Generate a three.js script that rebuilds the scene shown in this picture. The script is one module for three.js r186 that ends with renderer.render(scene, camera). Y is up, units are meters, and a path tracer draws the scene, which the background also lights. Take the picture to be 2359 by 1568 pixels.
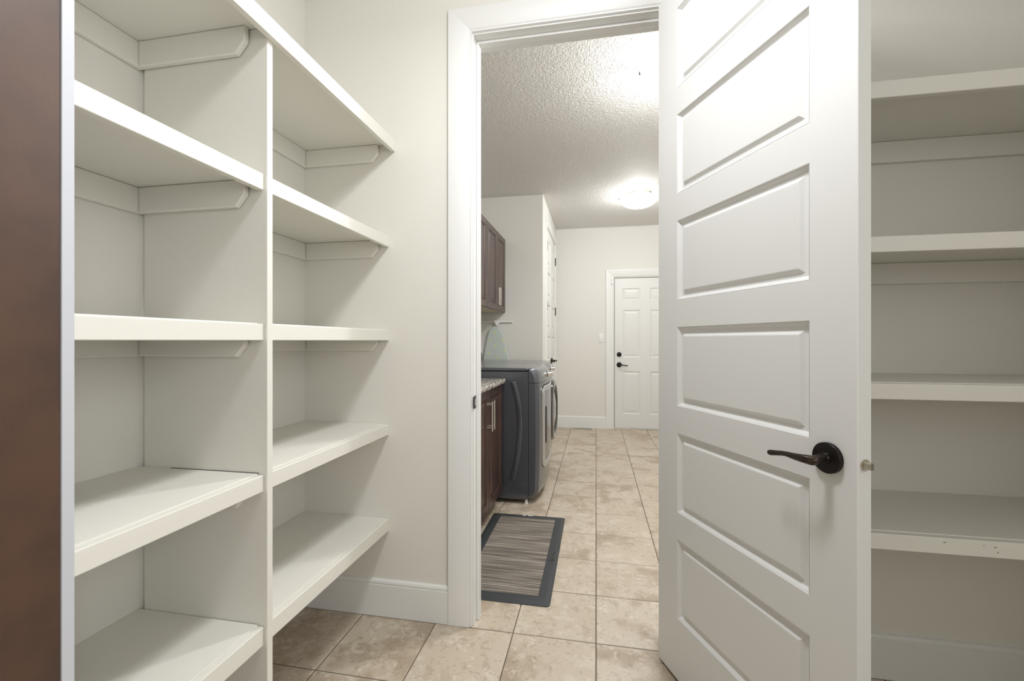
import * as THREE from 'three';
import { RoundedBoxGeometry } from 'three/addons/geometries/RoundedBoxGeometry.js';
import { RectAreaLightUniformsLib } from 'three/addons/lights/RectAreaLightUniformsLib.js';
import { mergeGeometries, toCreasedNormals, mergeVertices } from 'three/addons/utils/BufferGeometryUtils.js';

// ------------------------------------------------------------------ camera, light, exposure
// Ground plan: X to the right, Y up, F = distance forward from the camera (three.js z = -F).
const scene = new THREE.Scene();
RectAreaLightUniformsLib.init();
const camera = new THREE.PerspectiveCamera(75.094, 2359 / 1568, 0.05, 60);
camera.position.set(0, 1.2, 0);
camera.rotation.set(0, THREE.MathUtils.degToRad(10.742), 0);
scene.background = new THREE.Color(0x000000);
const renderer = new THREE.WebGLRenderer({ antialias: true });
renderer.toneMapping = THREE.LinearToneMapping;
renderer.toneMappingExposure = 0.352;
renderer.shadowMap.enabled = true;
renderer.shadowMap.type = THREE.PCFSoftShadowMap;
const UNSEEN_PANTRY_LAMP = { at: [-0.05, 0.85], power: 4.6, color: [.975, .99, 1.02], down: 138 };   // unseen dome, out of view, placed to light the pantry: round glow plus downward light
const FILL_WINDOW = { f: [-1.45, -0.15], y: [1.15, 2.35], power: 13, color: [.975, .99, 1.02] };     // added fill light shaped as a window, out of view behind the viewer
const LAMP_LAUNDRY = { at: [[0.44, 2.58], [0.44, 4.83]], power: [11.5, 6.5], color: [.985, .99, 1.0], down: [105, 65] };

// ------------------------------------------------------------------ sizes of the place (metres)
const H = 2.743;                       // ceiling
const XL = -1.30, XR = 1.62;           // left and right walls
const FE = 1.80, FL = 1.92;            // wall with the doorway: pantry face, laundry face
const FB = -1.7;                       // unseen wall behind the camera, set close to bounce light
const FR = 4.65, FF = 6.17, XC = -0.55; // return wall, far wall, closet wall

// ------------------------------------------------------------------ helpers
let seed = 7;
const rnd = () => { seed = (seed * 1664525 + 1013904223) >>> 0; return seed / 4294967296; };
const V3 = (x, y, f) => new THREE.Vector3(x, y, -f);
const used = new Map(), bases = new Map();
function numbered(name) { const n = used.get(name) || 0; used.set(name, n + 1); return n ? `${name}_${String(n).padStart(3, '0')}` : name; }
function shadows(m) { m.castShadow = true; m.receiveShadow = true; return m; }
function tag(o, label, category, group, kind) {
  if (label) o.userData.label = label;
  if (category) o.userData.category = category;
  if (group) o.userData.group = group;
  if (kind) o.userData.kind = kind;
  return o;
}
function thing(name, at, label, category, group, kind) {   // a Group at the base of a thing
  const o = new THREE.Group(); o.name = kind === 'structure' && /_\d+$/.test(name) ? name : numbered(name);
  o.position.copy(V3(...at)); scene.add(o); bases.set(o, o.position.clone());
  return tag(o, label, category, group, kind);
}
function part(parent, name, geo, mat, label, kind) {        // geometry is in world axes; moved to the parent's own
  const b = bases.get(parent);
  if (b) geo.translate(-b.x, -b.y, -b.z);
  const m = shadows(new THREE.Mesh(geo, mat)); m.name = name;
  parent.add(m); bases.set(m, b || new THREE.Vector3());
  if (label) m.userData.label = label;
  if (kind) m.userData.kind = kind;
  return m;
}
function single(name, geo, mat, label, category, group, kind) {  // a thing that is one mesh, pivot at its base
  geo.computeBoundingBox(); const c = new THREE.Vector3(); geo.boundingBox.getCenter(c); c.y = geo.boundingBox.min.y;
  geo.translate(-c.x, -c.y, -c.z);
  const m = shadows(new THREE.Mesh(geo, mat)); m.name = kind === 'structure' ? name : numbered(name); m.position.copy(c); scene.add(m); bases.set(m, c.clone());
  return tag(m, label, category, group, kind);
}
function boxUV(g) {                                         // uv in metres from the side that a face looks to
  const ng = g.index ? g.toNonIndexed() : g, p = ng.attributes.position, n = ng.attributes.normal, uv = new Float32Array(p.count * 2);
  for (let i = 0; i < p.count; i++) {
    const ax = Math.abs(n.getX(i)), ay = Math.abs(n.getY(i)), az = Math.abs(n.getZ(i));
    const [u, v] = ax > ay && ax > az ? [p.getZ(i), p.getY(i)] : ay > az ? [p.getX(i), p.getZ(i)] : [p.getX(i), p.getY(i)];
    uv[2 * i] = u; uv[2 * i + 1] = v;
  }
  ng.setAttribute('uv', new THREE.BufferAttribute(uv, 2));
  for (const k of Object.keys(ng.attributes)) if (!['position', 'normal', 'uv'].includes(k)) ng.deleteAttribute(k);
  return ng;
}
function bx(x0, x1, y0, y1, f0, f1, r = 0) {                // box with eased edges
  const w = x1 - x0, h = y1 - y0, d = f1 - f0;
  const g = r > 0 ? new RoundedBoxGeometry(w, h, d, 2, Math.min(r, w * .49, h * .49, d * .49)) : new THREE.BoxGeometry(w, h, d);
  g.translate((x0 + x1) / 2, (y0 + y1) / 2, -(f0 + f1) / 2);
  return boxUV(g);
}
const merge = (list) => mergeGeometries(list.map((g) => { const q = g.index ? g.toNonIndexed() : g; for (const k of Object.keys(q.attributes)) if (!['position', 'normal', 'uv'].includes(k)) q.deleteAttribute(k); return q; }));
function polyShape(pts) { const s = new THREE.Shape(); pts.forEach(([x, y], i) => (i ? s.lineTo(x, y) : s.moveTo(x, y))); s.closePath(); return s; }
function roundRect(x0, x1, y0, y1, r, path = new THREE.Shape()) {
  path.moveTo(x0 + r, y0); path.lineTo(x1 - r, y0); path.absarc(x1 - r, y0 + r, r, -Math.PI / 2, 0); path.lineTo(x1, y1 - r); path.absarc(x1 - r, y1 - r, r, 0, Math.PI / 2);
  path.lineTo(x0 + r, y1); path.absarc(x0 + r, y1 - r, r, Math.PI / 2, Math.PI); path.lineTo(x0, y0 + r); path.absarc(x0 + r, y0 + r, r, Math.PI, Math.PI * 1.5);
  return path;
}
const hole = (x0, x1, y0, y1) => { const h = new THREE.Path(); h.moveTo(x0, y0); h.lineTo(x0, y1); h.lineTo(x1, y1); h.lineTo(x1, y0); h.closePath(); return h; };
function ext(shape, depth, bevel = 0, seg = 2, curve = 12) { // extruded along local z from 0 to depth
  const g = new THREE.ExtrudeGeometry(shape, bevel ? { depth: depth - 2 * bevel, bevelEnabled: true, bevelSize: bevel, bevelThickness: bevel, bevelOffset: -bevel, bevelSegments: seg, curveSegments: curve } : { depth, bevelEnabled: false, curveSegments: curve });
  if (bevel) g.translate(0, 0, bevel);
  return boxUV(toCreasedNormals(g, 0.6));
}
const extF = (shape, f0, f1, bevel, seg) => { const g = ext(shape, f1 - f0, bevel, seg); g.translate(0, 0, -f1); return boxUV(g); };   // an XY outline between two distances
function extX(outline, x0, x1, bevel) {                     // an (F, Y) outline between two X
  const g = ext(polyShape(outline), x1 - x0, bevel);        // local x = F, y = Y, z = thickness
  g.rotateY(Math.PI / 2);                                   // local x -> -z (F forward), local z -> x
  g.translate(x0, 0, 0);
  return boxUV(g);
}
function loft(rings, closed = true, caps = true, crease = 0.7) {   // rings of equal point count -> skin
  const n = rings[0].length, pos = [], idx = [];
  rings.forEach((r) => r.forEach((p) => pos.push(p.x, p.y, p.z)));
  const m = closed ? n : n - 1;
  for (let i = 0; i < rings.length - 1; i++) for (let j = 0; j < m; j++) {
    const a = i * n + j, b = i * n + (j + 1) % n, c = a + n, d = b + n;
    idx.push(a, b, d, a, d, c);
  }
  if (caps) for (const [k, flip] of [[0, true], [rings.length - 1, false]]) {
    const c = rings[k].reduce((s, p) => s.add(p), new THREE.Vector3()).multiplyScalar(1 / n), ci = pos.length / 3; pos.push(c.x, c.y, c.z);
    for (let j = 0; j < m; j++) { const a = k * n + j, b = k * n + (j + 1) % n; flip ? idx.push(ci, b, a) : idx.push(ci, a, b); }
  }
  const g = new THREE.BufferGeometry(); g.setAttribute('position', new THREE.Float32BufferAttribute(pos, 3)); g.setIndex(idx);
  return boxUV(toCreasedNormals(g, crease));
}
function fixOut(g) {                                        // turn a closed skin's faces outwards
  const p = g.attributes.position; let v = 0; const a = new THREE.Vector3(), b = new THREE.Vector3(), c = new THREE.Vector3();
  for (let i = 0; i < p.count; i += 3) { a.fromBufferAttribute(p, i); b.fromBufferAttribute(p, i + 1); c.fromBufferAttribute(p, i + 2); v += a.dot(b.clone().cross(c)); }
  if (v < 0) {
    for (const k of ['position', 'uv']) { const t = g.attributes[k], s = t.itemSize; for (let i = 0; i < t.count; i += 3) for (let j = 0; j < s; j++) { const x = t.array[(i + 1) * s + j]; t.array[(i + 1) * s + j] = t.array[(i + 2) * s + j]; t.array[(i + 2) * s + j] = x; } }
    g.deleteAttribute('normal'); return toCreasedNormals(g, 0.7);
  }
  return g;
}
function cyl(r, len, axis, at, r2 = r, seg = 24) {          // cylinder centred at [x, y, f] along 'x' 'y' 'f'
  const g = new THREE.CylinderGeometry(r2, r, len, seg); if (axis === 'x') g.rotateZ(-Math.PI / 2); if (axis === 'f') g.rotateX(-Math.PI / 2);
  g.translate(at[0], at[1], -at[2]); return g;
}
function lathe(pts, seg = 48) { return new THREE.LatheGeometry(pts.map(([r, y]) => new THREE.Vector2(r, y)), seg); }

// ------------------------------------------------------------------ procedural textures
function hash2(x, y, s) { let h = Math.imul(x, 374761393) ^ Math.imul(y, 668265263) ^ Math.imul(s, 1274126177); h = Math.imul(h ^ (h >>> 13), 1274126177); return ((h ^ (h >>> 16)) >>> 0) / 4294967296; }
function noiseField(n, cells, s, cellsY = cells) {          // tiling value noise, n x n
  const out = new Float32Array(n * n), g = new Float32Array(cells * cellsY);
  for (let i = 0; i < g.length; i++) g[i] = hash2(i % cells, (i / cells) | 0, s);
  const xi = new Int32Array(n), xj = new Int32Array(n), xt = new Float32Array(n);
  for (let x = 0; x < n; x++) { const q = x * cells / n, i = q | 0, t = q - i; xi[x] = i; xj[x] = (i + 1) % cells; xt[x] = t * t * (3 - 2 * t); }
  for (let y = 0; y < n; y++) {
    const q = y * cellsY / n, i = q | 0, t0 = q - i, t = t0 * t0 * (3 - 2 * t0), a = i * cells, b = ((i + 1) % cellsY) * cells;
    for (let x = 0; x < n; x++) { const l = xi[x], r = xj[x], u = xt[x]; const p = g[a + l] + (g[a + r] - g[a + l]) * u, w = g[b + l] + (g[b + r] - g[b + l]) * u; out[y * n + x] = p + (w - p) * t; }
  }
  return out;
}
function fbm(n, cells, oct, s, gain = 0.5, cellsY = cells) {
  const out = new Float32Array(n * n); let a = 1, sum = 0;
  for (let o = 0; o < oct; o++) { const f = noiseField(n, cells << o, s + o * 17, cellsY << o); for (let i = 0; i < out.length; i++) out[i] += a * f[i]; sum += a; a *= gain; }
  for (let i = 0; i < out.length; i++) out[i] /= sum;
  return out;
}
function dataTex(n, fn, srgb, perMetre) {                   // fn(i) -> [r, g, b] 0..255
  const d = new Uint8Array(n * n * 4);
  for (let i = 0; i < n * n; i++) { const c = fn(i); d[4 * i] = c[0]; d[4 * i + 1] = c[1]; d[4 * i + 2] = c[2]; d[4 * i + 3] = 255; }
  const t = new THREE.DataTexture(d, n, n, THREE.RGBAFormat); t.wrapS = t.wrapT = THREE.RepeatWrapping; t.magFilter = THREE.LinearFilter; t.minFilter = THREE.LinearMipmapLinearFilter; t.generateMipmaps = true;
  if (srgb) t.colorSpace = THREE.SRGBColorSpace;
  t.repeat.set(perMetre[0], perMetre[1]); t.needsUpdate = true; return t;
}
const clamp = (v, a = 0, b = 1) => Math.min(b, Math.max(a, v)), smooth = (a, b, v) => { const t = clamp((v - a) / (b - a)); return t * t * (3 - 2 * t); };
const mixc = (a, b, t) => [a[0] + (b[0] - a[0]) * t, a[1] + (b[1] - a[1]) * t, a[2] + (b[2] - a[2]) * t];

function travertine() {
  const n = 2048, big = fbm(n, 7, 4, 11), mid = fbm(n, 24, 4, 23), fine = fbm(n, 110, 4, 41, 0.6), warp = fbm(n, 70, 4, 57, .6), spot = fbm(n, 60, 3, 71), hue = fbm(n, 6, 3, 91);
  const col = dataTex(n, (i) => {
    let c = mixc([214, 203, 188], [205, 192, 173], hue[i] * 1.2 - .1);
    c = mixc(c, [172, 155, 134], 0.85 * smooth(0.5, 0.70, big[i] * .55 + mid[i] * .45) * (0.45 + 0.9 * fine[i]));
    c = mixc(c, [222, 212, 196], 0.7 * smooth(0.52, 0.68, (1 - big[i]) * .45 + spot[i] * .55));
    const vein = Math.abs(warp[i] - 0.5) * 2, region = smooth(0.5, 0.62, spot[i] * .5 + big[i] * .5);
    c = mixc(c, [146, 126, 104], 0.42 * smooth(0.10, 0.0, vein) * region);
    c = mixc(c, [234, 227, 215], 0.5 * smooth(0.56, 0.70, fine[i]) * region);
    c = mixc(c, [160, 144, 124], 0.34 * smooth(0.42, 0.28, fine[i]));
    return c;
  }, true, [0.5, 0.5]);
  const rough = dataTex(n / 2, (i) => { const x = (i % 1024) * 2, y = ((i / 1024) | 0) * 2, v = 80 + 90 * fine[y * n + x]; return [v, v, v]; }, false, [0.5, 0.5]);
  return { col, rough };
}
function stippleBump() {                                     // sprayed knock-down ceiling
  const n = 2048, a = fbm(n, 120, 3, 5), b = fbm(n, 80, 3, 77), c = noiseField(n, 300, 9);
  return dataTex(n, (i) => { const r = 1 - Math.abs(a[i] - .5) * 5; const v = 255 * clamp(.55 * smooth(0.1, .9, r) + .35 * smooth(.42, .62, b[i]) + .12 * c[i]); return [v, v, v]; }, false, [0.9, 0.9]);
}
function woodTex(dark, light, sx, sy) {
  const n = 1024, m = fbm(n, 6, 5, 301), g = fbm(n, 90, 3, 305, .5, 5), q = fbm(n, 220, 2, 309, .5, 14);
  return dataTex(n, (i) => { let c = mixc(dark, light, smooth(.28, .72, m[i] * .75 + g[i] * .25)); const k = .95 + .1 * q[i]; return [c[0] * k, c[1] * k, c[2] * k]; }, true, [sx, sy]);
}
function stainTex() {                                        // wiped stain on maple: soft blotches, faint grain
  const n = 1024, m = fbm(n, 5, 5, 331, .5), w = fbm(n, 14, 4, 335), g = fbm(n, 260, 2, 337, .5, 20);
  return dataTex(n, (i) => { let c = mixc([70, 49, 38], [88, 62, 47], smooth(.25, .75, m[i] * .7 + w[i] * .3)); const k = .98 + .04 * g[i]; return [c[0] * k, c[1] * k, c[2] * k]; }, true, [1.6, 1.6]);
}
function orangePeel() { const n = 512, a = fbm(n, 90, 2, 400); return dataTex(n, (i) => { const v = 255 * a[i]; return [v, v, v]; }, false, [2.2, 2.2]); }
function graniteTex() {
  const n = 512, a = fbm(n, 40, 3, 501, .6), b = fbm(n, 55, 3, 511, .6), c = fbm(n, 16, 3, 521);
  return dataTex(n, (i) => { let k = mixc([214, 206, 190], [176, 172, 166], smooth(.4, .6, c[i])); k = mixc(k, [122, 112, 104], smooth(.54, .62, a[i])); k = mixc(k, [58, 56, 60], smooth(.58, .66, b[i])); k = mixc(k, [238, 232, 220], smooth(.6, .68, 1 - a[i])); return k; }, true, [2.5, 2.5]);
}
function weaveTex() {                                        // streaky woven vinyl of the mat: threads run across
  const n = 1024, s = fbm(n, 4, 2, 601, .7, 210), t = noiseField(n, 7, 607, 420), u = noiseField(n, 400, 611, 400);
  return dataTex(n, (i) => { const v = clamp((s[i] * .6 + t[i] * .35 - .47) * 1.9 + .5 + (u[i] - .5) * .22); const c = mixc([74, 66, 58], [172, 164, 152], v); return c; }, true, [1, 1]);
}

// ------------------------------------------------------------------ materials
const std = (o) => new THREE.MeshStandardMaterial(o), phys = (o) => new THREE.MeshPhysicalMaterial(o);
const lin = (r, g, b) => new THREE.Color().setRGB(r, g, b);
const peel = orangePeel(), trav = travertine(), stipple = stippleBump();
const M = {
  wall: std({ color: lin(.80, .778, .712), roughness: .82, bumpMap: peel, bumpScale: .00018 }),
  wallWhite: std({ color: lin(.78, .764, .722), roughness: .82, bumpMap: peel, bumpScale: .00018 }),
  shelf: std({ color: lin(.81, .792, .722), roughness: .5, bumpMap: peel, bumpScale: .00012 }),
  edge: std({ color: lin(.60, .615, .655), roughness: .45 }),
  trim: std({ color: lin(.83, .83, .81), roughness: .38 }),
  door: std({ color: lin(.79, .79, .77), roughness: .42 }),
  ceiling: std({ color: lin(.80, .785, .75), roughness: .75, bumpMap: stipple, bumpScale: .003 }),
  ceilingPlain: std({ color: lin(.78, .775, .75), roughness: .85 }),
  grout: std({ color: lin(.15, .115, .08), roughness: .95 }),
  tile: std({ color: lin(.90, .885, .86), map: trav.col, roughnessMap: trav.rough, roughness: .95, bumpMap: trav.rough, bumpScale: .0006 }),
  stain: phys({ map: stainTex(), roughness: .42, clearcoat: .35, clearcoatRoughness: .4 }),
  cabinet: phys({ map: woodTex([46, 24, 18], [72, 40, 28], 2, 1.4), roughness: .4, clearcoat: .5, clearcoatRoughness: .35 }),
  cabinetDark: std({ color: lin(.012, .006, .004), roughness: .5 }),
  cabinetInside: std({ color: lin(.62, .52, .38), roughness: .6 }),
  granite: phys({ map: graniteTex(), roughness: .18, clearcoat: .4, clearcoatRoughness: .1 }),
  bronze: std({ color: lin(.018, .015, .014), roughness: .32, metalness: .6 }),
  bronzeWorn: std({ color: lin(.05, .036, .028), roughness: .34, metalness: .7 }),
  nickel: std({ color: lin(.62, .58, .50), roughness: .3, metalness: 1 }),
  brushed: std({ color: lin(.66, .63, .58), roughness: .34, metalness: 1 }),
  chrome: std({ color: lin(.8, .8, .8), roughness: .12, metalness: 1 }),
  black: std({ color: lin(.012, .012, .013), roughness: .35 }),
  gap: std({ color: lin(.01, .01, .01), roughness: .9 }),
  slate: phys({ color: lin(.105, .113, .135), roughness: .3, metalness: .6, clearcoat: .8, clearcoatRoughness: .15 }),
  slateTop: phys({ color: lin(.125, .132, .148), roughness: .25, metalness: .5, clearcoat: .6, clearcoatRoughness: .12 }),
  silver: std({ color: lin(.60, .60, .60), roughness: .28, metalness: .85 }),
  smoke: phys({ color: lin(.01, .01, .012), roughness: .08, clearcoat: 1, clearcoatRoughness: .05 }),
  whitePlastic: std({ color: lin(.83, .83, .82), roughness: .4 }),
  rubber: std({ color: lin(.038, .042, .044), roughness: .6 }),
  weave: std({ map: weaveTex(), roughness: .85 }),
  fill_pane: std({ color: lin(.8, .82, .84), emissive: lin(.95, .98, 1), emissiveIntensity: 2, roughness: .6 }),  // glowing panes of the added fill window
  glow: std({ color: lin(.9, .9, .88), emissive: lin(1, .985, .95), emissiveIntensity: 4.2, roughness: .3 }),
};
// ------------------------------------------------------------------ room shell
{
  const s = polyShape([[XL - .12, -.1], [XR + .12, -.1], [XR + .12, H + .1], [XL - .12, H + .1]]); s.holes.push(hole(-.525, .288, -.2 + .1, 2.505));
  const whole = polyShape([[XL, 0], [-.525, 0], [-.525, 2.505], [.288, 2.505], [.288, 0], [XR, 0], [XR, H], [XL, H]]);
  single('wall_middle', extF(whole, FE, FL), M.wall, 'warm white wall with the doorway between pantry and laundry room', null, null, 'structure');
}
single('wall_left', bx(XL - .12, XL, 0, H, FB - .12, FF + .12), M.wall, 'long warm white wall behind the left shelves', null, null, 'structure');
single('wall_right', (() => { const sh = polyShape([[FB - .12, 0], [FF + .12, 0], [FF + .12, H], [FB - .12, H]]), [a, b] = FILL_WINDOW.f, [c, d] = FILL_WINDOW.y; sh.holes.push(hole(a, b, c, d)); const g = ext(sh, .12); g.rotateY(Math.PI / 2); g.translate(XR, 0, 0); return boxUV(g); })(), M.wall, 'warm white wall on the right of the pantry', null, null, 'structure');  // opening holds the added fill window
{
  const [a, b] = FILL_WINDOW.f, [c, d] = FILL_WINDOW.y, m = (a + b) / 2, w = thing('added_window_1', [XR + .05, c, m], 'added fill light window with glowing frosted panes, out of view behind the viewer on the right', null, null, 'structure');  // window added out of view to brighten shelves and walls from the right
  for (const [p, q, r, t] of [[a, a + .045, c, d], [b - .045, b, c, d], [a + .045, b - .045, c, c + .045], [a + .045, b - .045, d - .045, d]]) part(w, 'added_window_frame', bx(XR + .02, XR + .09, r, t, p, q, .003), M.trim);
  part(w, 'added_mullion', bx(XR + .025, XR + .085, c + .045, d - .045, m - .018, m + .018, .003), M.trim);
  part(w, 'added_window_sill', bx(XR - .03, XR + .02, c - .03, c, a - .04, b + .04, .004), M.trim);
  part(w, 'fill_pane', bx(XR + .05, XR + .056, c + .045, d - .045, a + .045, m - .018), M.fill_pane); part(w, 'fill_pane', bx(XR + .05, XR + .056, c + .045, d - .045, m + .018, b - .045), M.fill_pane);
  const L = new THREE.RectAreaLight(lin(...FILL_WINDOW.color), FILL_WINDOW.power, b - a - .09, d - c - .09); L.position.copy(V3(XR + .018, (c + d) / 2, m)).sub(w.position); L.rotation.y = Math.PI / 2; L.name = 'fill_light'; w.add(L);
}
single('unseen_wall_rear', bx(XL, XR, 0, H, FB - .12, FB), M.wall, 'unseen warm white wall behind the viewer, set close to bounce light into the pantry', null, null, 'structure');
single('wall_far', extF(polyShape([[XL, 0], [.225, 0], [.225, 2.068], [1.075, 2.068], [1.075, 0], [XR, 0], [XR, H], [XL, H]]), FF, FF + .12), M.wallWhite, 'pale wall at the far end with the white entry door', null, null, 'structure');
single('wall_return', bx(XL, XC, 0, H, FR, FR + .10, .004), M.wallWhite, 'short pale wall past the laundry machines', null, null, 'structure');
{
  const o = [[FR + .10, 0], [4.965, 0], [4.965, 2.49], [5.995, 2.49], [5.995, 0], [FF, 0], [FF, H], [FR + .10, H]];
  single('wall_closet', extX(o, XC - .10, XC), M.wallWhite, 'pale closet wall holding the pair of panelled doors', null, null, 'structure');
  single('wall_closet_back', bx(XL, XC - .1, 0, H, 6.10, FF - .002), M.wallWhite, 'back wall inside the closet', null, null, 'structure');
}
single('ceiling', bx(XL - .12, XR + .12, H, H + .1, FL, FF + .12), M.ceiling, 'textured sprayed ceiling of the laundry room', null, null, 'structure');
single('ceiling_pantry', bx(XL - .12, XR + .12, H, H + .1, FB - .12, FL), M.ceilingPlain, 'smooth pantry ceiling', null, null, 'structure');

// floor: one tile at a time on a grout bed
{
  const floor = thing('floor', [0, -.012, 2], 'beige travertine-look tiled floor with thin dark grout', null, null, 'structure');
  part(floor, 'grout', bx(XL - .12, XR + .12, -.1, -.0022, FB - .12, FF + .24), M.grout);
  const P = .335, J = .0042, t0 = -.012;
  const variants = [];
  function tileGeo(w, d, uo, vo) {                            // chamfered slab, centred, top at y = 0
    const c = .0022, x = w / 2, z = d / 2, top = [[-x + c, -z + c], [x - c, -z + c], [x - c, z - c], [-x + c, z - c]], mid = [[-x, -z], [x, -z], [x, z], [-x, z]];
    const r = [top.map(([a, b]) => new THREE.Vector3(a, 0, b)), mid.map(([a, b]) => new THREE.Vector3(a, -c * .7, b)), mid.map(([a, b]) => new THREE.Vector3(a, t0, b))];
    const g = fixOut(loft(r, true, true, .3)), p = g.attributes.position, uv = g.attributes.uv;
    for (let i = 0; i < p.count; i++) uv.setXY(i, p.getX(i) + uo, p.getZ(i) + vo);
    return g;
  }
  for (let i = 0; i < 14; i++) variants.push([rnd() * 2, rnd() * 2]);
  const full = variants.map(([u, v]) => tileGeo(P - J, P - J, u, v));
  const b = bases.get(floor);
  for (let k = Math.floor((FB) / P) - 1; k < 20; k++) for (let i = -5; i < 6; i++) {
    let x0 = i * P, x1 = x0 + P, f0 = 1.788 - 6 * P + k * P, f1 = f0 + P;
    x0 = Math.max(x0, XL); x1 = Math.min(x1, XR); f0 = Math.max(f0, FB); f1 = Math.min(f1, FF + .12);
    if (x1 - x0 < .03 || f1 - f0 < .03) continue;
    const whole = x1 - x0 > P - .001 && f1 - f0 > P - .001, q = Math.floor(rnd() * 14);
    const g = whole ? full[q] : tileGeo(x1 - x0 - J, f1 - f0 - J, variants[q][0], variants[q][1]);
    const m = shadows(new THREE.Mesh(g, M.tile)); m.name = 'tile'; floor.add(m);
    m.position.set((x0 + x1) / 2 - b.x, (rnd() - .5) * .0006 - b.y, -(f0 + f1) / 2 - b.z);
    if (whole) m.rotation.y = Math.floor(rnd() * 4) * Math.PI / 2;
  }
}

// baseboards: profile (thickness, height)
const BB = [[0, 0], [.014, 0], [.014, .136], [.0095, .1385], [.0095, .1405], [.013, .1435], [.0128, .149], [.009, .155], [.004, .158], [0, .158]];
function baseAlongX(name, x0, x1, face, sign, label) {        // sign -1: board stands in front (towards smaller F)
  const g = ext(polyShape(BB.map(([t, y]) => [t, y])), x1 - x0); g.rotateY(-Math.PI / 2 * -sign); // x -> ±z
  g.translate(sign < 0 ? x1 : x0, 0, -face); return single(name, boxUV(g), M.trim, label, null, null, 'structure');
}
function baseAlongF(name, f0, f1, face, sign, label) {
  const s = polyShape(BB.map(([t, y]) => [sign * t, y])); const g = ext(s, f1 - f0); g.translate(face, 0, -f1); return single(name, boxUV(g), M.trim, label, null, null, 'structure');
}
function baseX(name, x0, x1, face, label) {                   // stands on the near side of a wall at F = face
  const o = BB.map(([t, y]) => [face - t, y]); return single(name, extX(o, x0, x1), M.trim, label, null, null, 'structure');
}
baseX('baseboard_middle', XL + .015, -.609, FE, 'white baseboard between the left shelves and the door casing');
baseX('baseboard_corner', .372, XR, FE, 'white baseboard under the right shelves');
baseAlongF('baseboard_left', .61, FE, XL, 1, 'white baseboard on the left wall under the shelves');
baseX('baseboard_far', XC + .02, .138, FF, 'white baseboard left of the far entry door');
baseX('baseboard_far_right', 1.17, XR, FF, 'white baseboard right of the far entry door');
baseAlongF('baseboard_right', -1.9, 6.1, XR, -1, 'white baseboard along the right wall');

// ------------------------------------------------------------------ doors with raised panels
// door axes: x from hinge to free edge, y up, z out of the visible face (z = 0); body behind it
function panelGeo(x0, x1, y0, y1, T, prof) {                  // moulded raised panel, both faces
  const rings = [], ring = (o, z) => [[x0 + o, y0 + o], [x1 - o, y0 + o], [x1 - o, y1 - o], [x0 + o, y1 - o]].map(([a, b]) => new THREE.Vector3(a, b, z));
  for (const [o, d] of [...prof].reverse()) rings.push(ring(o, -T + d));
  for (const [o, d] of prof) rings.push(ring(o, -d));
  return fixOut(loft(rings, true, true, .12));
}
const PROF = [[0, 0], [.0015, .0028], [.0035, .0036], [.0100, .0110], [.0120, .0118], [.0205, .0118], [.0225, .0110], [.0305, .0042], [.0330, .0036]];
const PROF2 = [[0, 0], [.004, .002], [.010, .007], [.014, .008], [.020, .008], [.045, .002], [.048, .0018]];
function doorLeaf(root, W, y0, y1, T, cells, prof, mat) {
  const s = polyShape([[0, y0], [W, y0], [W, y1], [0, y1]]); cells.forEach(([a, b, c, d]) => s.holes.push(hole(a, b, c, d)));
  const g = ext(s, T, .0015, 1); g.translate(0, 0, -T);
  const mesh = shadows(new THREE.Mesh(g, mat)); mesh.name = 'door_leaf'; root.add(mesh);
  for (const [a, b, c, d] of cells) { const p = shadows(new THREE.Mesh(panelGeo(a, b, c, d, T, prof), mat)); p.name = 'panel'; root.add(p); }
}
function sweep(pts, radii, seg = 40, around = 20) {           // elliptical section along a curve; radii [out, up] per point
  const curve = new THREE.CatmullRomCurve3(pts), rings = [], up = new THREE.Vector3(0, 1, 0);
  for (let i = 0; i <= seg; i++) {
    const t = i / seg, c = curve.getPoint(t), tan = curve.getTangent(t), side = new THREE.Vector3().crossVectors(tan, up).normalize(), u = new THREE.Vector3().crossVectors(side, tan).normalize();
    const q = t * (radii.length - 1), k = Math.min(Math.floor(q), radii.length - 2), w = q - k, ra = radii[k][0] + (radii[k + 1][0] - radii[k][0]) * w, rb = radii[k][1] + (radii[k + 1][1] - radii[k][1]) * w;
    const e = t > .94 ? Math.sqrt(Math.max(.02, 1 - ((t - .94) / .06) ** 2)) : 1, ring = [];
    for (let j = 0; j < around; j++) { const a = j / around * Math.PI * 2; ring.push(c.clone().addScaledVector(side, Math.cos(a) * ra * e).addScaledVector(u, Math.sin(a) * rb * e)); }
    rings.push(ring);
  }
  return fixOut(loft(rings, true, true, 1.2));
}
function leverSet(root, x, y, face, dir, label) {             // face: z of the door face, dir +1 outwards; lever points to the hinge
  const rose = lathe([[0, 0], [.034, 0], [.0345, .001], [.0345, .0095], [.0335, .0108], [.031, .0112], [.0135, .0116], [.0128, .0125], [.0125, .018], [.0105, .019], [0, .019]], 48);
  rose.rotateX(dir * Math.PI / 2); rose.translate(x, y, face);
  const h = shadows(new THREE.Mesh(rose, M.bronze)); h.name = 'rosette'; root.add(h);
  const p = [[0, 0, .010], [0, -.001, .030], [-.001, -.0035, .045], [-.012, -.0025, .0545], [-.036, -.0025, .0590], [-.062, -.003, .0580], [-.092, -.0085, .0545], [-.121, -.0145, .0515]].map(([a, b, c]) => new THREE.Vector3(x + a, y + b, face + dir * c));
  const lev = sweep(p, [[.0095, .0095], [.0100, .0100], [.0112, .0112], [.0085, .0098], [.0058, .0076], [.0044, .0058], [.0042, .0062], [.0042, .0072]], 56, 20);
  const l = shadows(new THREE.Mesh(lev, M.bronzeWorn)); l.name = 'lever_handle'; if (label) l.userData.label = label; root.add(l);
}
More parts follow.
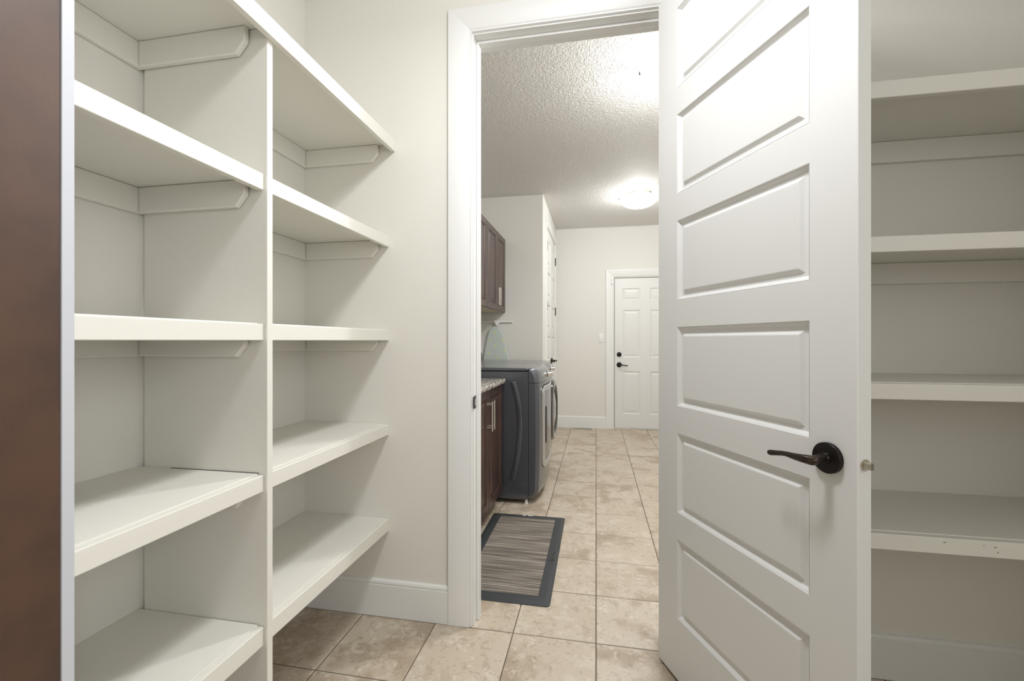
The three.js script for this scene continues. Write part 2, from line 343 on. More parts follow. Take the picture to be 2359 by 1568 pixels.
const sixCells = (W, st) => [.2285, .6, .9715, 1.343, 1.7145, 2.086].map((y) => [st, W - st, y, y + .2745]);
function hingeGeo(x, y, z, r = .0065, h = .09) { const g = merge([new THREE.CylinderGeometry(r, r, h, 16), new THREE.CylinderGeometry(r * .75, r * .75, h + .012, 16)]); g.translate(x, y, z); return g; }

// the open pantry door
{
  const d = thing('door_1', [.231, .012, 1.739], 'open white six panel door swung into the pantry with a dark lever', null, null, 'structure');
  d.rotation.y = THREE.MathUtils.degToRad(-65.7);
  const W = .7545, T = .037, y0 = .0, y1 = 2.445;
  const cells = sixCells(W, .1185).map(([a, b, c, e]) => [a, W - .116, c - .012, e - .012]);
  doorLeaf(d, W, y0, y1, T, cells, PROF, M.door);
  leverSet(d, .690, .925, 0, 1, 'dark bronze curved lever');
  leverSet(d, .690, .925, -T, -1);
  // latch on the free edge
  const cx = W, cy = .925, cz = -T / 2;
  const col = new THREE.CylinderGeometry(.0122, .0122, .003, 32); col.rotateZ(Math.PI / 2); col.translate(cx + .001, cy, cz);
  const c = shadows(new THREE.Mesh(col, M.nickel)); c.name = 'latch_collar'; d.add(c);
  const sh = new THREE.Shape(); sh.moveTo(-.0075, 0); sh.lineTo(.0075, 0); sh.lineTo(.0075, .004); sh.quadraticCurveTo(.006, .011, -.001, .0125); sh.lineTo(-.0075, .0125); sh.closePath();
  const bolt = ext(sh, .014, .001, 1); bolt.translate(0, 0, -.007); bolt.scale(1, 1.35, 1); bolt.rotateY(Math.PI / 2); bolt.rotateZ(-Math.PI / 2); bolt.translate(cx + .002, cy, cz);
  const bm = shadows(new THREE.Mesh(bolt, M.nickel)); bm.name = 'latch_bolt'; d.add(bm);
  for (const y of [.22, 1.22, 2.22]) { const k = shadows(new THREE.Mesh(hingeGeo(-.004, y, -T - .004), M.bronze)); k.name = 'hinge'; d.add(k); }
}

// casing profile: (distance outwards from the opening, thickness)
const CAS = [[0, 0], [0, .009], [.002, .0115], [.005, .012], [.006, .0105], [.008, .0105], [.0095, .0145], [.012, .016], [.094, .018], [.098, .0185], [.1015, .0175], [.103, .015], [.103, 0]];
function casing(root, xl, xr, yt, face, sign, mat = M.trim, w = 1) {   // sign -1: on the near side of the wall
  const at = (o, t, k) => k === 0 ? V3(xl - o * w, .001, face + sign * t) : k === 1 ? V3(xl - o * w, yt + o * w, face + sign * t) : k === 2 ? V3(xr + o * w, yt + o * w, face + sign * t) : V3(xr + o * w, .001, face + sign * t);
  for (const [a, b, nm] of [[0, 1, 'side_casing'], [1, 2, 'head_casing'], [2, 3, 'side_casing']]) part(root, nm, fixOut(loft([CAS.map(([o, t]) => at(o, t, a)), CAS.map(([o, t]) => at(o, t, b))], true, true, .35)), mat);
}
{
  const t = thing('trim_1', [-.12, 0, 1.86], 'white moulded casing and jamb around the laundry doorway', null, null, 'structure');
  casing(t, -.511, .272, 2.491, FE, -1); casing(t, -.511, .272, 2.491, FL, 1);
  part(t, 'side_jamb', bx(-.525, -.505, .001, 2.505, FE, FL, .001), M.trim);
  part(t, 'side_jamb', bx(.266, .288, .001, 2.505, FE, FL, .001), M.trim);
  part(t, 'head_jamb', bx(-.505, .266, 2.485, 2.505, FE, FL, .001), M.trim);
  part(t, 'door_stop', bx(-.505, -.493, .001, 2.473, FE + .040, FE + .075, .002), M.trim);
  part(t, 'door_stop', bx(.254, .266, .001, 2.473, FE + .040, FE + .075, .002), M.trim);
  part(t, 'door_stop', bx(-.505, .266, 2.473, 2.485, FE + .040, FE + .075, .002), M.trim);
  const sp = part(t, 'strike_plate', merge([bx(-.5055, -.5035, .912, .966, FE + .002, FE + .030, .0008), bx(-.5055, -.502, .915, .963, FE - .008, FE + .004, .001)]), M.bronze, 'small dark metal strike plate on the left jamb');
  part(sp, 'strike_hole', bx(-.504, -.5028, .926, .952, FE + .010, FE + .020, .0003), M.chrome);
}

// ------------------------------------------------------------------ left shelving
const NOSE = .019;
function shelfX(root, x0, x1, f0, f1, top, noseX, noseH, lip = .003, board = .019) {   // shelf whose front edge runs along F, facing +X
  const s = part(root, 'shelf', bx(x0, noseX - NOSE, top - board, top, f0, f1, .0012), M.shelf);
  part(s, 'nosing', bx(noseX - NOSE, noseX, top - lip - noseH, top - lip, f0, f1, .0025), M.shelf);
}
{
  const u = thing('built_in_shelving', [XL, 0, 1.2], 'tall white built-in shelving on the left wall with two open bays and a centre divider', 'shelving');
  const dx = -.879, tops = [1.656, 1.248, .837, .425], b0 = .607, d0 = 1.060, d1 = 1.081, x0 = XL + .001;
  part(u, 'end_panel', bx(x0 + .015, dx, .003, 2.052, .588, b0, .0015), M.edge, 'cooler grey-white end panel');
  part(u, 'divider', bx(x0 + .015, dx, .003, 2.052, d0, d1, .0015), M.shelf);
  shelfX(u, x0, 0, .588, FE - .001, 2.072, -.860, .051, 0);
  part(u, 'open_joint', bx(-1.19, -.905, .8365, .8380, 1.0575, 1.0592), M.bronzeWorn, 'dark open joint behind the shelf');
  const cleatEnd = (f0, f1, top, x1 = -.933) => extF(polyShape([[x0 + .018, top - .019], [x1, top - .019], [x1, top - .019 - .041], [x1 - .028, top - .019 - .074], [x0 + .018, top - .019 - .074]]), f0, f1, .0035, 1);
  for (const [k, [f0, f1]] of [[0, [b0 + .001, d0 - .002]], [1, [d1 + .001, FE - .001]]]) {
    for (const t of tops) shelfX(u, x0, 0, f0, f1, t, -.888, t === .425 ? .051 : .045);
    for (const t of [2.072, ...tops]) {
      part(u, 'cleat', bx(x0, x0 + .018, t - .093, t - .019, f0, f1, .004), M.shelf);
      part(u, 'cleat', cleatEnd(f1 - .018, f1, t), M.shelf);
      part(u, 'cleat', cleatEnd(f0, f0 + .018, t), M.shelf);
    }
  }
}
// ------------------------------------------------------------------ right shelving
{
  const u = thing('built_in_shelving', [1.05, 0, FE], 'white built-in shelving behind the open door with four open shelves', 'shelving');
  const x0 = .475, x1 = XR - .001, ff = 1.400;
  part(u, 'end_panel', bx(x0 - .019, x0, .003, 1.90, ff + .02, FE - .016, .0015), M.shelf);
  for (const top of [1.922, 1.493, 1.084, .667]) {
    const s = part(u, 'shelf', bx(x0, x1, top - .019, top, ff + NOSE, FE - .001, .0012), M.shelf);
    part(s, 'nosing', bx(x0, x1, top - .003 - .0445, top - .003 + (top > 1.9 ? .003 : 0), ff, ff + NOSE, .0025), M.shelf);
    if (top < .7) part(s, 'scuff', merge([[.930, .652, .009, .2], [1.046, .648, .008, -.1], [1.052, .635, .006, .8], [1.02, .651, .004, .1]].map(([x, y, r, a]) => { const q = new THREE.CircleGeometry(1, 10); q.scale(r * .5, .0012, 1); q.rotateZ(a); q.translate(x, y, -ff + .0002); return q; })), std({ color: lin(.24, .19, .14), roughness: .8 }), undefined, 'stuff');
    part(u, 'cleat', bx(x0, x1, top - .094, top - .019, FE - .019, FE - .001, .004), M.shelf);
    part(u, 'cleat', bx(x1 - .018, x1, top - .094, top - .019, ff + .05, FE - .019, .0012), M.shelf);
  }
}
// ------------------------------------------------------------------ dark cabinet at the left edge
{
  const c = thing('tall_cabinet', [-1.1, 0, 0.1], 'tall dark stained wooden cabinet at the left edge beside the shelving', 'cabinet');
  part(c, 'carcass', bx(XL + .001, -.902, .09, 2.40, -.40, .586, .001), M.stain);
  part(c, 'door', bx(-.901, -.881, .10, 2.395, .10, .5872, .001), M.stain);
  part(c, 'door', bx(-.901, -.881, .10, 2.395, -.395, .097, .002), M.stain);
  part(c, 'toe_kick', bx(XL + .001, -.95, .001, .09, -.40, .586), M.cabinetDark);
}

// ------------------------------------------------------------------ laundry cabinets
function cabinetDoor(root, f0, f1, y0, y1, xf, pullF, pullY0, pullY1, label) {   // door facing +X; front face at xf
  const T = .020, st = .058, g0 = ext((() => { const s = polyShape([[f0, y0], [f1, y0], [f1, y1], [f0, y1]]); s.holes.push(hole(f0 + st, f1 - st, y0 + st, y1 - st)); return s; })(), T, .002, 1);
  g0.rotateY(Math.PI / 2); g0.translate(xf - T, 0, 0);
  const d = part(root, 'door', boxUV(g0), M.cabinet);
  const prof = [[0, 0], [.003, .003], [.007, .0085], [.012, .009], [.016, .0085], [.036, .003], [.039, .003]];
  const rings = [], ring = (o, x) => [[f0 + st + o, y0 + st + o], [f1 - st - o, y0 + st + o], [f1 - st - o, y1 - st - o], [f0 + st + o, y1 - st - o]].map(([a, b]) => V3(xf + x, b, a));
  rings.push(ring(0, -T + .004)); for (const [o, dd] of prof) rings.push(ring(o, -dd));
  part(d, 'panel', fixOut(loft(rings, true, true, .12)), M.cabinet);
  if (pullF !== undefined) {
    const so = .030, bar = merge([cyl(.006, pullY1 - pullY0, 'y', [xf + so, (pullY0 + pullY1) / 2, pullF]), cyl(.0045, so, 'x', [xf + so / 2, pullY0 + .022, pullF]), cyl(.0045, so, 'x', [xf + so / 2, pullY1 - .022, pullF])]);
    part(d, 'handle', bar, M.brushed, 'brushed metal bar pull');
  }
}
{
  // three wall units, two doors each
  const units = [[3.83, 4.62, 'dark wooden wall cabinet nearest the far return wall, above the dryer end'], [3.04, 3.83, 'dark wooden wall cabinet in the middle of the upper row'], [2.25, 3.04, 'dark wooden wall cabinet nearest the doorway in the upper row']];
  for (const [a, b, label] of units) {
    const c = thing('wall_cabinet', [-1.13, 1.498, (a + b) / 2], label, 'cabinet', 'dark wall cabinets over the laundry machines');
    part(c, 'carcass', bx(XL + .001, -.972, 1.502, 2.272, a + .001, b - .001, .001), M.cabinet);
    part(c, 'underside', bx(XL + .01, -.985, 1.4985, 1.5025, a + .012, b - .012), M.cabinetInside, 'pale underside');
    const m = (a + b) / 2;
    cabinetDoor(c, a + .002, m - .0015, 1.500, 2.273, -.951, m - .032, 1.545, 1.715);
    cabinetDoor(c, m + .0015, b - .002, 1.500, 2.273, -.951, m + .032, 1.545, 1.715);
    if (b > 4.5) part(c, 'filler', bx(-.99, -.957, 1.500, 2.273, b, FR - .001), M.cabinetDark);
  }
}
{
  const c = thing('base_cabinet', [-1.0, 0, 2.55], 'dark wooden base cabinet with bar pulls under the granite counter', 'cabinet');
  const a = 1.94, b = 3.165;
  part(c, 'carcass', bx(XL + .001, -.694, .10, .892, a, b, .001), M.cabinet);
  part(c, 'toe_kick', bx(XL + .001, -.755, .001, .10, a, b - .004), M.cabinetDark);
  const e = [a, 2.345, 2.752, b];
  for (let i = 0; i < 3; i++) cabinetDoor(c, e[i] + .002, e[i + 1] - .002, .105, .888, -.673, i === 0 ? e[1] - .030 : i === 1 ? e[2] - .036 : e[2] + .024, .628, .815);
  const s = new THREE.Shape(); s.moveTo(XL + .001, a - .018); s.lineTo(-.646, a - .018); s.lineTo(-.646, b + .012 - .018); s.absarc(-.664, b - .006, .018, 0, Math.PI / 2); s.lineTo(XL + .001, b + .012); s.closePath();
  const g = ext(s, .030, .006, 4); g.rotateX(-Math.PI / 2); g.translate(0, .893, 0);   // shape y -> -z
  single('countertop', boxUV(g), M.granite, 'speckled grey granite countertop on the dark base cabinet', 'countertop');
}

// ------------------------------------------------------------------ laundry machines
// front shell: level by level outlines; F runs along the width, the front bulges towards +X
function frontShell(f0, f1, xs, xf, levels, bulge) {
  const rings = levels.map(([y, off, r]) => {
    const ring = [], w = f1 - f0, cF = (f0 + f1) / 2, base = xf + off;
    ring.push(V3(xs, y, f0));
    const N = 36;
    for (let i = 0; i <= N; i++) {
      const t = i / N, f = f0 + w * t, s = (t - .5) * 2, edge = Math.min(f - f0, f1 - f), rr = Math.max(r, .002);
      let x = base + bulge * (1 - s * s);
      if (edge < rr) x -= rr - Math.sqrt(Math.max(0, rr * rr - (rr - edge) ** 2));
      ring.push(V3(Math.max(x, xs + .0005), y, f));
    }
    ring.push(V3(xs, y, f1));
    return ring;
  });
  return fixOut(loft(rings, true, true, .5));
}
function machine(name, f0, f1, dx, label, kind) {
  const root = thing(name, [-.82 + dx, 0, (f0 + f1) / 2], label, kind), xb = -1.245, xs = -.484 + dx, xf = -.415 + dx, fc = (f0 + f1) / 2, y0 = .035, yt = .998;
  part(root, 'cabinet_body', bx(xb, xs - .004, y0 + .012, .970, f0, f1, .004), M.slate);
  part(root, 'base_rail', bx(xb + .01, xs - .012, y0, y0 + .020, f0 + .004, f1 - .004, .003), M.slateTop);
  part(root, 'top_panel', bx(xb, xs - .004, .974, yt, f0, f1, .010), M.slateTop);
  part(root, 'seam', bx(xb + .02, xs + .01, y0 + .03, .98, f0 + .006, f1 - .006), M.gap);
  // embossed crescent on each side
  const band = new THREE.Shape(); const L = [[-.6186, .897], [-.585, .78], [-.5685, .63], [-.5665, .54], [-.580, .38], [-.606, .255], [-.6235, .180]], R = [[-.590, .172], [-.570, .25], [-.5445, .38], [-.531, .54], [-.533, .63], [-.549, .78], [-.578, .885], [-.590, .9]];
  const pts = [...new THREE.SplineCurve(L.map(([x, y]) => new THREE.Vector2(x + dx, y))).getPoints(28), ...new THREE.SplineCurve(R.map(([x, y]) => new THREE.Vector2(x + dx, y))).getPoints(28)];
  for (const near of [1, 0]) {
    const g = ext(polyShape(pts.map((p) => [p.x, p.y])), .014, .005, 3); g.translate(0, 0, near ? -f0 - .007 : -f1 - .007);
    part(root, 'side_embossing', boxUV(g), M.slate);
  }
  // lower front and control head
  const low = []; for (let i = 0; i <= 6; i++) { const a = i / 6 * Math.PI / 2; low.push([y0 + .012 + .085 * (1 - Math.cos(a)), -.062 * (1 - Math.sin(a)), .022]); }
  for (const y of [.25, .4, .55, .7, .82, .888]) low.push([y, .006 * Math.sin((y - .13) / .76 * Math.PI), .022]);
  const front = part(root, 'front_panel', frontShell(f0, f1, xs, xf, low, .040), M.slate);
  const head = [[.8905, .002, .022], [.905, 0, .024], [.945, -.006, .03], [.97, -.014, .034], [.985, -.024, .036], [.994, -.036, .036], [yt, -.050, .030]];
  part(root, 'control_panel', frontShell(f0, f1, xs, xf, head, .040), M.slate);
  // dial
  const kx = xf + .036, dial = lathe([[0, .040], [.021, .040], [.0235, .037], [.0245, .006], [.029, .004], [.030, 0], [0, 0]], 36); dial.rotateZ(-Math.PI / 2 + .12); dial.translate(kx, .936, -fc);
  part(root, 'dial', dial, M.chrome, 'chrome dial');
  for (const s of [-.2, -.14, .14, .2]) part(root, 'button', cyl(.010, .012, 'x', [xf + .030 - Math.abs(s) * .07 , .935, fc + s], .009, 20), M.silver);
  for (const [fx, ff] of [[xs - .02, f0 + .02], [xs - .02, f1 - .04], [xb + .05, f0 + .04], [xb + .05, f1 - .04]]) part(root, 'foot', merge([cyl(.014, .012, 'y', [fx, .0065, ff], .014), cyl(.009, .028, 'y', [fx, .022, ff])]), M.whitePlastic);
  return { root, xf, fc, front };
}
{
  const { root, xf, fc } = machine('clothes_dryer', 3.200, 3.872, 0, 'dark slate dryer with a square silver door beside the counter', 'dryer');
  // big rounded-rectangular door, bent to the bulging front
  const bend = (g, off, depthScale = 1) => { const p = g.attributes.position; for (let i = 0; i < p.count; i++) { const f = p.getX(i), y = p.getY(i), z = p.getZ(i), s = (f - fc) / .336; p.setXYZ(i, xf + off + .040 * (1 - s * s) + z * depthScale, y, -f); } g.computeVertexNormals(); return boxUV(toCreasedNormals(g.index ? g.toNonIndexed() : g, .6)); };
  const fine = (x0, x1, y0, y1, r, t, inner) => { // ring or slab on a fine grid so that it can bend
    const N = 40, outline = (o, rr) => { const q = []; const cx = [[x1 - o - rr, y1 - o - rr, 0], [x0 + o + rr, y1 - o - rr, 1], [x0 + o + rr, y0 + o + rr, 2], [x1 - o - rr, y0 + o + rr, 3]]; cx.forEach(([a, b, k], n) => { for (let i = 0; i <= 8; i++) { const an = (k + i / 8) * Math.PI / 2; q.push(new THREE.Vector3(a + rr * Math.cos(an), b + rr * Math.sin(an), 0)); } const nx = cx[(n + 1) % 4], an = (k + 1) * Math.PI / 2, e0 = [a + rr * Math.cos(an), b + rr * Math.sin(an)], e1 = [nx[0] + rr * Math.cos(an), nx[1] + rr * Math.sin(an)]; for (let i = 1; i < 14; i++) q.push(new THREE.Vector3(e0[0] + (e1[0] - e0[0]) * i / 14, e0[1] + (e1[1] - e0[1]) * i / 14, 0)); }); return q; };
    const at = (o, z) => outline(o, Math.max(.004, r - o)).map((p) => p.setZ(z));
    const rings = inner ? [at(0, -.02), at(0, t - .006), at(.004, t - .001), at(.008, t), at(inner - .006, t), at(inner, t - .006), at(inner, -.02), at(0, -.02)] : [at(0, -.02), at(0, t - .004), at(.004, t)];
    if (!inner) for (const o of [.03, .08, .14, .2, .235]) if (o < (x1 - x0) / 2 - .01 && o < (y1 - y0) / 2 - .01) rings.push(at(o, t));
    return fixOut(loft(rings, true, !inner, .6));
  };
  part(root, 'door_gap', bend(fine(fc - .262, fc + .262, .24, .868, .06, .0035), 0), M.gap);
  part(root, 'door_frame', bend(fine(fc - .255, fc + .255, .248, .860, .055, .016, .045), 0), M.silver, 'silver door frame');
  part(root, 'door_panel', bend(fine(fc - .209, fc + .209, .294, .814, .03, .010), 0), M.slateTop);
  part(root, 'door_handle', bend(fine(fc - .20, fc - .15, .42, .70, .012, .013), 0), M.gap);
}
{
  const { root, xf, fc } = machine('washing_machine', 3.884, 4.548, -.045, 'dark slate washer with a round black door next to the return wall', 'washer');
  const ring = lathe([[.205, -.02], [.285, -.02], [.290, .004], [.286, .030], [.272, .044], [.250, .046], [.232, .036], [.222, .02], [.205, .012]], 64); ring.rotateZ(-Math.PI / 2); ring.translate(xf + .036, .545, -fc);
  part(root, 'door_ring', ring, M.smoke, 'glossy black round door ring');
  const glass = lathe([[0, .048], [.08, .045], [.15, .034], [.205, .014], [.215, 0], [.215, -.02], [0, -.02]], 64); glass.rotateZ(-Math.PI / 2); glass.translate(xf + .036, .545, -fc);
  part(root, 'door_glass', glass, M.smoke);
  const lip = new THREE.TorusGeometry(.285, .006, 10, 80); lip.rotateY(Math.PI / 2); lip.translate(xf + .040, .545, -fc);
  part(root, 'door_trim', boxUV(lip), M.chrome, 'thin chrome ring');
}

// ------------------------------------------------------------------ ironing board on its wall rail
{
  const r = thing('hanging_rail', [-1.08, 1.38, FR - .02], 'white wall rail with a hook above the washer', 'rail');
  part(r, 'rail', bx(XL + .002, -.872, 1.391, 1.411, FR - .030, FR - .001, .004), M.whitePlastic);
  part(r, 'hook', extF(polyShape([[-1.075, 1.414], [-.995, 1.414], [-1.012, 1.386], [-1.022, 1.356], [-1.044, 1.356], [-1.058, 1.386]]), FR - .062, FR - .031, .004, 2), M.whitePlastic);
  const n = 512, cv = document.createElement('canvas'); cv.width = 256; cv.height = n; const g = cv.getContext('2d');
  g.fillStyle = '#c9d2cc'; g.fillRect(0, 0, 256, n);
  for (let i = 0; i < 900; i++) { g.fillStyle = rnd() > .5 ? 'rgba(190,204,198,.18)' : 'rgba(140,156,150,.18)'; g.fillRect(rnd() * 256, rnd() * n, 2, 14); }
  for (const [x, y, s] of [[118, 80, 9], [190, 140, 10], [70, 138, 8], [120, 186, 9], [200, 230, 9], [60, 250, 9], [140, 290, 9], [90, 350, 10], [190, 380, 9], [60, 440, 9], [150, 460, 9]]) {
    for (let k = 0; k < 6; k++) { const a = k / 6 * 6.283; g.fillStyle = 'rgba(226,222,160,.8)'; g.beginPath(); g.ellipse(x + Math.cos(a) * s * .7, y + Math.sin(a) * s * .7, s * .55, s * .38, a, 0, 7); g.fill(); }
    g.fillStyle = 'rgba(206,196,120,.85)'; g.beginPath(); g.arc(x, y, s * .35, 0, 7); g.fill();
  }
  const tex = new THREE.CanvasTexture(cv); tex.colorSpace = THREE.SRGBColorSpace;
  const b = thing('ironing_board', [-1.045, .02, FR - .06], 'ironing board with a grey-green flower print cover hanging upright behind the washer', 'ironing board');
  const L = [[-1.19, .10], [-1.19, .86], [-1.181, 1.0], [-1.165, 1.10], [-1.146, 1.20], [-1.125, 1.29], [-1.108, 1.322], [-1.085, 1.345], [-1.052, 1.352], [-1.022, 1.345], [-1.000, 1.322], [-.982, 1.29], [-.955, 1.20], [-.932, 1.10], [-.908, 1.0], [-.893, .86], [-.893, .10]];
  const s = new THREE.Shape(new THREE.SplineCurve(L.map(([x, y]) => new THREE.Vector2(x, y))).getPoints(70));
  const geo = ext(s, .028, .008, 3); geo.translate(0, 0, -(FR - .034)); const p = geo.attributes.position, uv = geo.attributes.uv;
  for (let i = 0; i < p.count; i++) uv.setXY(i, (p.getX(i) + 1.20) / .32, (p.getY(i) - .74) / .64);
  tex.wrapS = tex.wrapT = THREE.RepeatWrapping;
  part(b, 'padded_cover', geo, std({ map: tex, roughness: .9 }));
  part(b, 'leg_frame', merge([bx(-1.222, -1.206, .05, 1.07, FR - .050, FR - .034, .004), bx(-1.222, -.90, .05, .066, FR - .050, FR - .034, .004)]), M.black, 'dark metal leg frame');
}

// ------------------------------------------------------------------ closet doors, far entry door
{
  const t = thing('trim_2', [XC, 0, 5.48], 'white casing around the closet doors', null, null, 'structure');
  const at = (o, th, k) => [V3(XC + th, .001, 4.965 - o), V3(XC + th, 2.49 + o, 4.965 - o), V3(XC + th, 2.49 + o, 5.995 + o), V3(XC + th, .001, 5.995 + o)][k];
  for (const [a, b, nm] of [[0, 1, 'side_casing'], [1, 2, 'head_casing'], [2, 3, 'side_casing']]) part(t, nm, fixOut(loft([CAS.map(([o, h]) => at(o, h, a)), CAS.map(([o, h]) => at(o, h, b))], true, true, .35)), M.trim);
  const W = .5115, T = .035;
  for (const [nm, hf, dir, label] of [['door_2', 4.969, 1, 'white closet door leaf nearer to the machines'], ['door_3', 5.991, -1, 'white closet door leaf nearer to the far wall']]) {
    const d = thing(nm, [XC + (dir > 0 ? .006 : .006), .01, hf], label, null, null, 'structure');
    // x of the leaf runs from hinge to free edge; mirrored leaf is built with negative x
    const cells = sixCells(W, .10).map(([a, b, c, e]) => [a, b, c - .01, e - .01]);
    const sub = new THREE.Group(); doorLeaf(sub, W, 0, 2.468, T, cells, PROF, M.door);
    leverSet(sub, W - .055, .94, 0, 1, 'black lever');
    for (const y of [.25, 1.58, 2.25]) { const k = shadows(new THREE.Mesh(hingeGeo(-.003, y, .004, .008, .095), M.bronze)); k.name = 'hinge'; sub.add(k); }
    for (const m of [...sub.children]) {
      if (dir > 0) m.geometry.rotateY(Math.PI / 2);                 // x -> -z (forward), z -> +x
      else { const q = m.geometry.index ? m.geometry.toNonIndexed() : m.geometry; q.scale(-1, 1, 1); m.geometry = fixOut(q); m.geometry.rotateY(Math.PI / 2); }
      d.add(m);
    }
  }
}
{
  const t = thing('trim_3', [.65, 0, FF], 'white casing around the far entry door', null, null, 'structure');
  casing(t, .236, 1.064, 2.058, FF, -1);
  part(t, 'side_jamb', bx(.225, .243, .001, 2.068, FF, FF + .12, .001), M.trim); part(t, 'side_jamb', bx(1.057, 1.075, .001, 2.068, FF, FF + .12, .001), M.trim); part(t, 'head_jamb', bx(.243, 1.057, 2.050, 2.068, FF, FF + .12, .001), M.trim);
  part(t, 'threshold', bx(.243, 1.057, .001, .012, FF + .004, FF + .12, .003), M.brushed);
  const d = thing('door_4', [.65, .014, FF + .03], 'white six panel entry door in the far wall with black lock', null, null, 'structure');
  const X0 = .249, X1 = 1.051, F0 = FF + .016, c = .65, cells = [];
  for (const [a, b] of [[.357, .585], [.715, .943]]) for (const [y0, y1] of [[1.741, 1.906], [.971, 1.612], [.206, .782]]) cells.push([a, b, y0, y1]);
  const s = polyShape([[X0, .014], [X1, .014], [X1, 2.046], [X0, 2.046]]); cells.forEach((q) => s.holes.push(hole(...q)));
  const g = ext(s, .044, .0015, 1); g.translate(0, 0, -F0 - .044); part(d, 'door_leaf', g, M.door);
  for (const [a, b, y0, y1] of cells) { const pg = panelGeo(a, b, y0, y1, .044, PROF2); pg.translate(0, 0, -F0); part(d, 'panel', pg, M.door); }
  const disc = (r, h) => { const q = lathe([[0, h], [r * .8, h], [r, h * .75], [r, 0], [0, 0]], 36); q.rotateX(Math.PI / 2); return q; };
  const bolt = disc(.031, .018); bolt.translate(.309, 1.011, -F0); part(d, 'deadbolt', bolt, M.bronze, 'round black deadbolt');
  const rose = disc(.034, .012); rose.translate(.309, .871, -F0); part(d, 'rosette', rose, M.bronze);
  const lv = [[0, 0, .008], [0, 0, .036], [.008, 0, .048], [.035, -.001, .052], [.075, -.006, .050], [.115, -.012, .048]].map(([a, b, q]) => new THREE.Vector3(.309 + a, .871 + b, -F0 + q));
  part(d, 'lever_handle', sweep(lv, [[.009, .009], [.010, .010], [.009, .010], [.006, .008], [.005, .007], [.005, .007]], 36, 16), M.bronze, 'black lever');
  part(d, 'weather_strip', merge([bx(X0 - .005, X0, .014, 2.05, F0 + .012, F0 + .03), bx(X1, X1 + .005, .014, 2.05, F0 + .012, F0 + .03), bx(X0, X1, 2.046, 2.0495, F0 + .012, F0 + .03)]), M.gap);
}
{
  const sw = thing('light_switch', [.066, 1.17, FF], 'white rocker light switch on the far wall left of the entry door', 'switch');
  part(sw, 'plate', extF(roundRect(.034, .098, 1.172, 1.298, .004), FF - .007, FF - .0005, .002, 2), M.whitePlastic);
  part(sw, 'rocker', bx(.050, .082, 1.203, 1.267, FF - .011, FF - .005, .002), M.trim);
  const se = thing('door_sensor', [.207, 1.96, FF - .02], 'small white door sensor on the casing of the far entry door', 'sensor');
  part(se, 'housing', bx(.205, .231, 1.965, 2.035, FF - .034, FF - .0186, .003), M.whitePlastic);
}
{
  const v = thing('floor_vent', [-.18, 0, 6.08], 'beige metal floor vent at the foot of the far wall', 'vent');
  const s = roundRect(-.315, -.046, -6.125, -6.025, .003), h = hole(-.300, -.061, -6.112, -6.038); s.holes.push(h);
  const m = std({ color: lin(.50, .46, .38), roughness: .5 });
  const g = ext(s, .006, .001, 1); g.rotateX(-Math.PI / 2); g.scale(1, 1, -1); const idx = fixOut(boxUV(g)); idx.translate(0, .0008, -12.15 + 0); idx.computeBoundingBox();
  idx.translate(0, 0, -6.075 - (idx.boundingBox.min.z + idx.boundingBox.max.z) / 2); part(v, 'frame', idx, m);
  const sl = []; for (let i = 0; i < 18; i++) sl.push(bx(-.298 + i * .0133, -.292 + i * .0133, .0005, .005, 6.038, 6.112)); part(v, 'slats', merge(sl), m, undefined, 'stuff');
  part(v, 'duct', bx(-.301, -.060, .0004, .0015, 6.038, 6.112), M.gap);
}
// ------------------------------------------------------------------ kitchen mat
{
  const x0 = -.695, x1 = -.204, f0 = 1.985, f1 = 3.000, h = .012, m = thing('floor_mat', [-.45, 0, 2.49], 'grey woven anti-fatigue mat with a dark rubber border on the tiles', 'mat');
  const bw = .062, rings = [], rr = (o, y, r) => { const s = roundRect(x0 + o, x1 - o, f0 + o, f1 - o, Math.max(.002, r - o)); return s.getPoints(6).slice(0, -1).map((p) => V3(p.x, y, p.y)); };
  for (const [o, y] of [[.001, .0006], [0, .003], [.004, .005], [.020, .0105], [.026, h], [bw - .002, h], [bw, h - .002], [bw, .0006], [.001, .0006]]) rings.push(rr(o, y, .02));
  part(m, 'border', fixOut(loft(rings, true, false, .5)), M.rubber, 'dark grey rubber border');
  const wv = bx(x0 + bw - .001, x1 - bw + .001, .0006, h - .0012, f0 + bw - .001, f1 - bw + .001, 0); part(m, 'woven_centre', wv, M.weave, 'streaky grey woven centre');
  const blot = (x, f, r, n, mat, k) => { const gs = []; for (let i = 0; i < n; i++) { const q = new THREE.CircleGeometry(r * (.4 + rnd() * .8), 7); q.rotateX(-Math.PI / 2); q.scale(.5 + rnd(), 1, .5 + rnd()); q.translate(x + (rnd() - .5) * k[0], h + .0003 + i * .00002, -(f + (rnd() - .5) * k[1])); gs.push(q); } part(m, 'scuff', merge(gs), mat, undefined, 'stuff'); };
  blot(-.455, 2.972, .006, 14, M.whitePlastic, [.075, .008]);
  blot(-.232, 2.43, .004, 26, M.black, [.022, .16]);
}
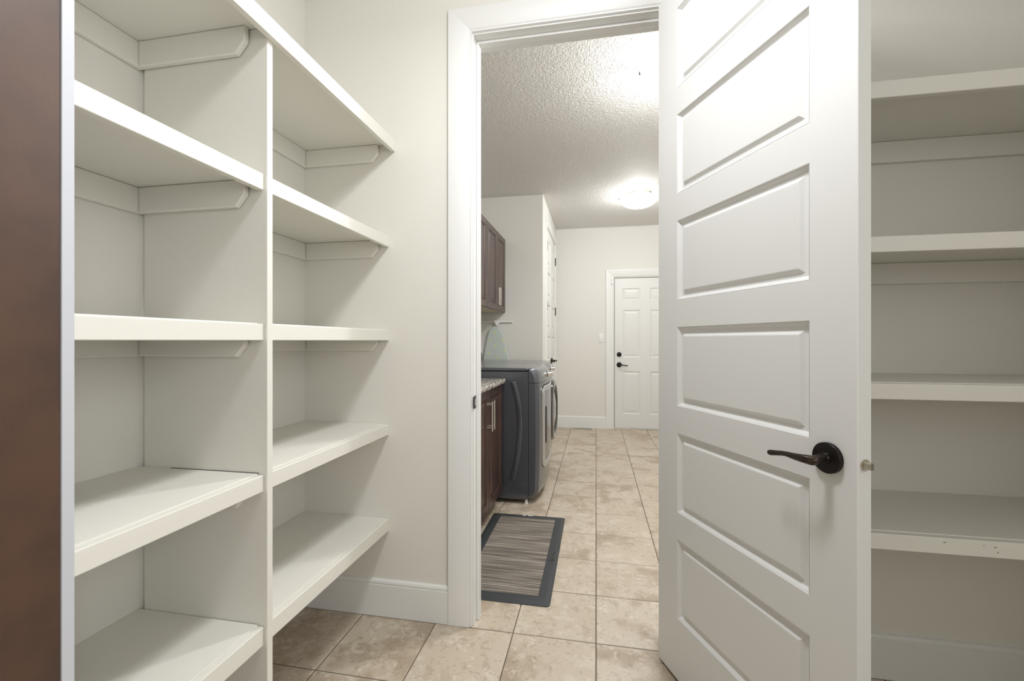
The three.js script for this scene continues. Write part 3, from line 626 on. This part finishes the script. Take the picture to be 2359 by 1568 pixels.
// ------------------------------------------------------------------ lamps
function dome(at, power, color, label, group, down) {
  const [x, f] = at, o = thing('ceiling_lamp', [x, H - .155, f], label, 'lamp', group), put = (g) => { g.translate(x, H, -f); return g; };
  part(o, 'pan', put(lathe([[0, -.001], [.162, -.001], [.166, -.004], [.166, -.030], [.160, -.036], [0, -.036]], 56)), M.brushed, 'brushed metal pan');
  const prof = []; for (let i = 0; i <= 20; i++) { const a = i / 20 * Math.PI / 2; prof.push([.196 * Math.sin(a), -.046 - .102 * Math.cos(a)]); } prof.push([.198, -.043], [.196, -.041], [.190, -.041]);
  const glass = part(o, 'glass_dome', put(lathe(prof, 64)), M.glow); glass.castShadow = false;
  for (let k = 0; k < 3; k++) { const a = k / 3 * Math.PI * 2 + Math.PI; part(o, 'clip', bx(x + Math.cos(a) * .188 - .014, x + Math.cos(a) * .188 + .014, H - .050, H - .034, f + Math.sin(a) * .188 - .006, f + Math.sin(a) * .188 + .006, .002), M.bronze); }
  part(o, 'finial', put(lathe([[0, -.162], [.006, -.160], [.009, -.154], [.006, -.149], [.010, -.146], [0, -.146]], 20)), M.brushed);
  const L = new THREE.PointLight(lin(...color), power, 0, 2); L.position.copy(V3(x, H - .070, f)).sub(o.position); L.castShadow = true; L.shadow.radius = 3; L.shadow.mapSize.set(1024, 1024); L.shadow.bias = -.002; L.name = 'lamp_light'; o.add(L);
  const D = new THREE.RectAreaLight(lin(...color), down, .3, .3); D.position.set(0, -.012, 0); D.rotation.x = -Math.PI / 2; D.name = 'lamp_light_down'; o.add(D);
  return o;
}
dome(UNSEEN_PANTRY_LAMP.at, UNSEEN_PANTRY_LAMP.power, UNSEEN_PANTRY_LAMP.color, 'unseen white glass dome lamp on the pantry ceiling, out of view, lighting the shelves and the open door', undefined, UNSEEN_PANTRY_LAMP.down);  // unseen lamp, placed to light the pantry
LAMP_LAUNDRY.at.forEach((p, i) => dome(p, LAMP_LAUNDRY.power[i], LAMP_LAUNDRY.color, i ? 'white glass dome ceiling lamp farther away, near the entry door' : 'white glass dome ceiling lamp nearer, half hidden by the open door', undefined, LAMP_LAUNDRY.down[i]));

renderer.render(scene, camera);
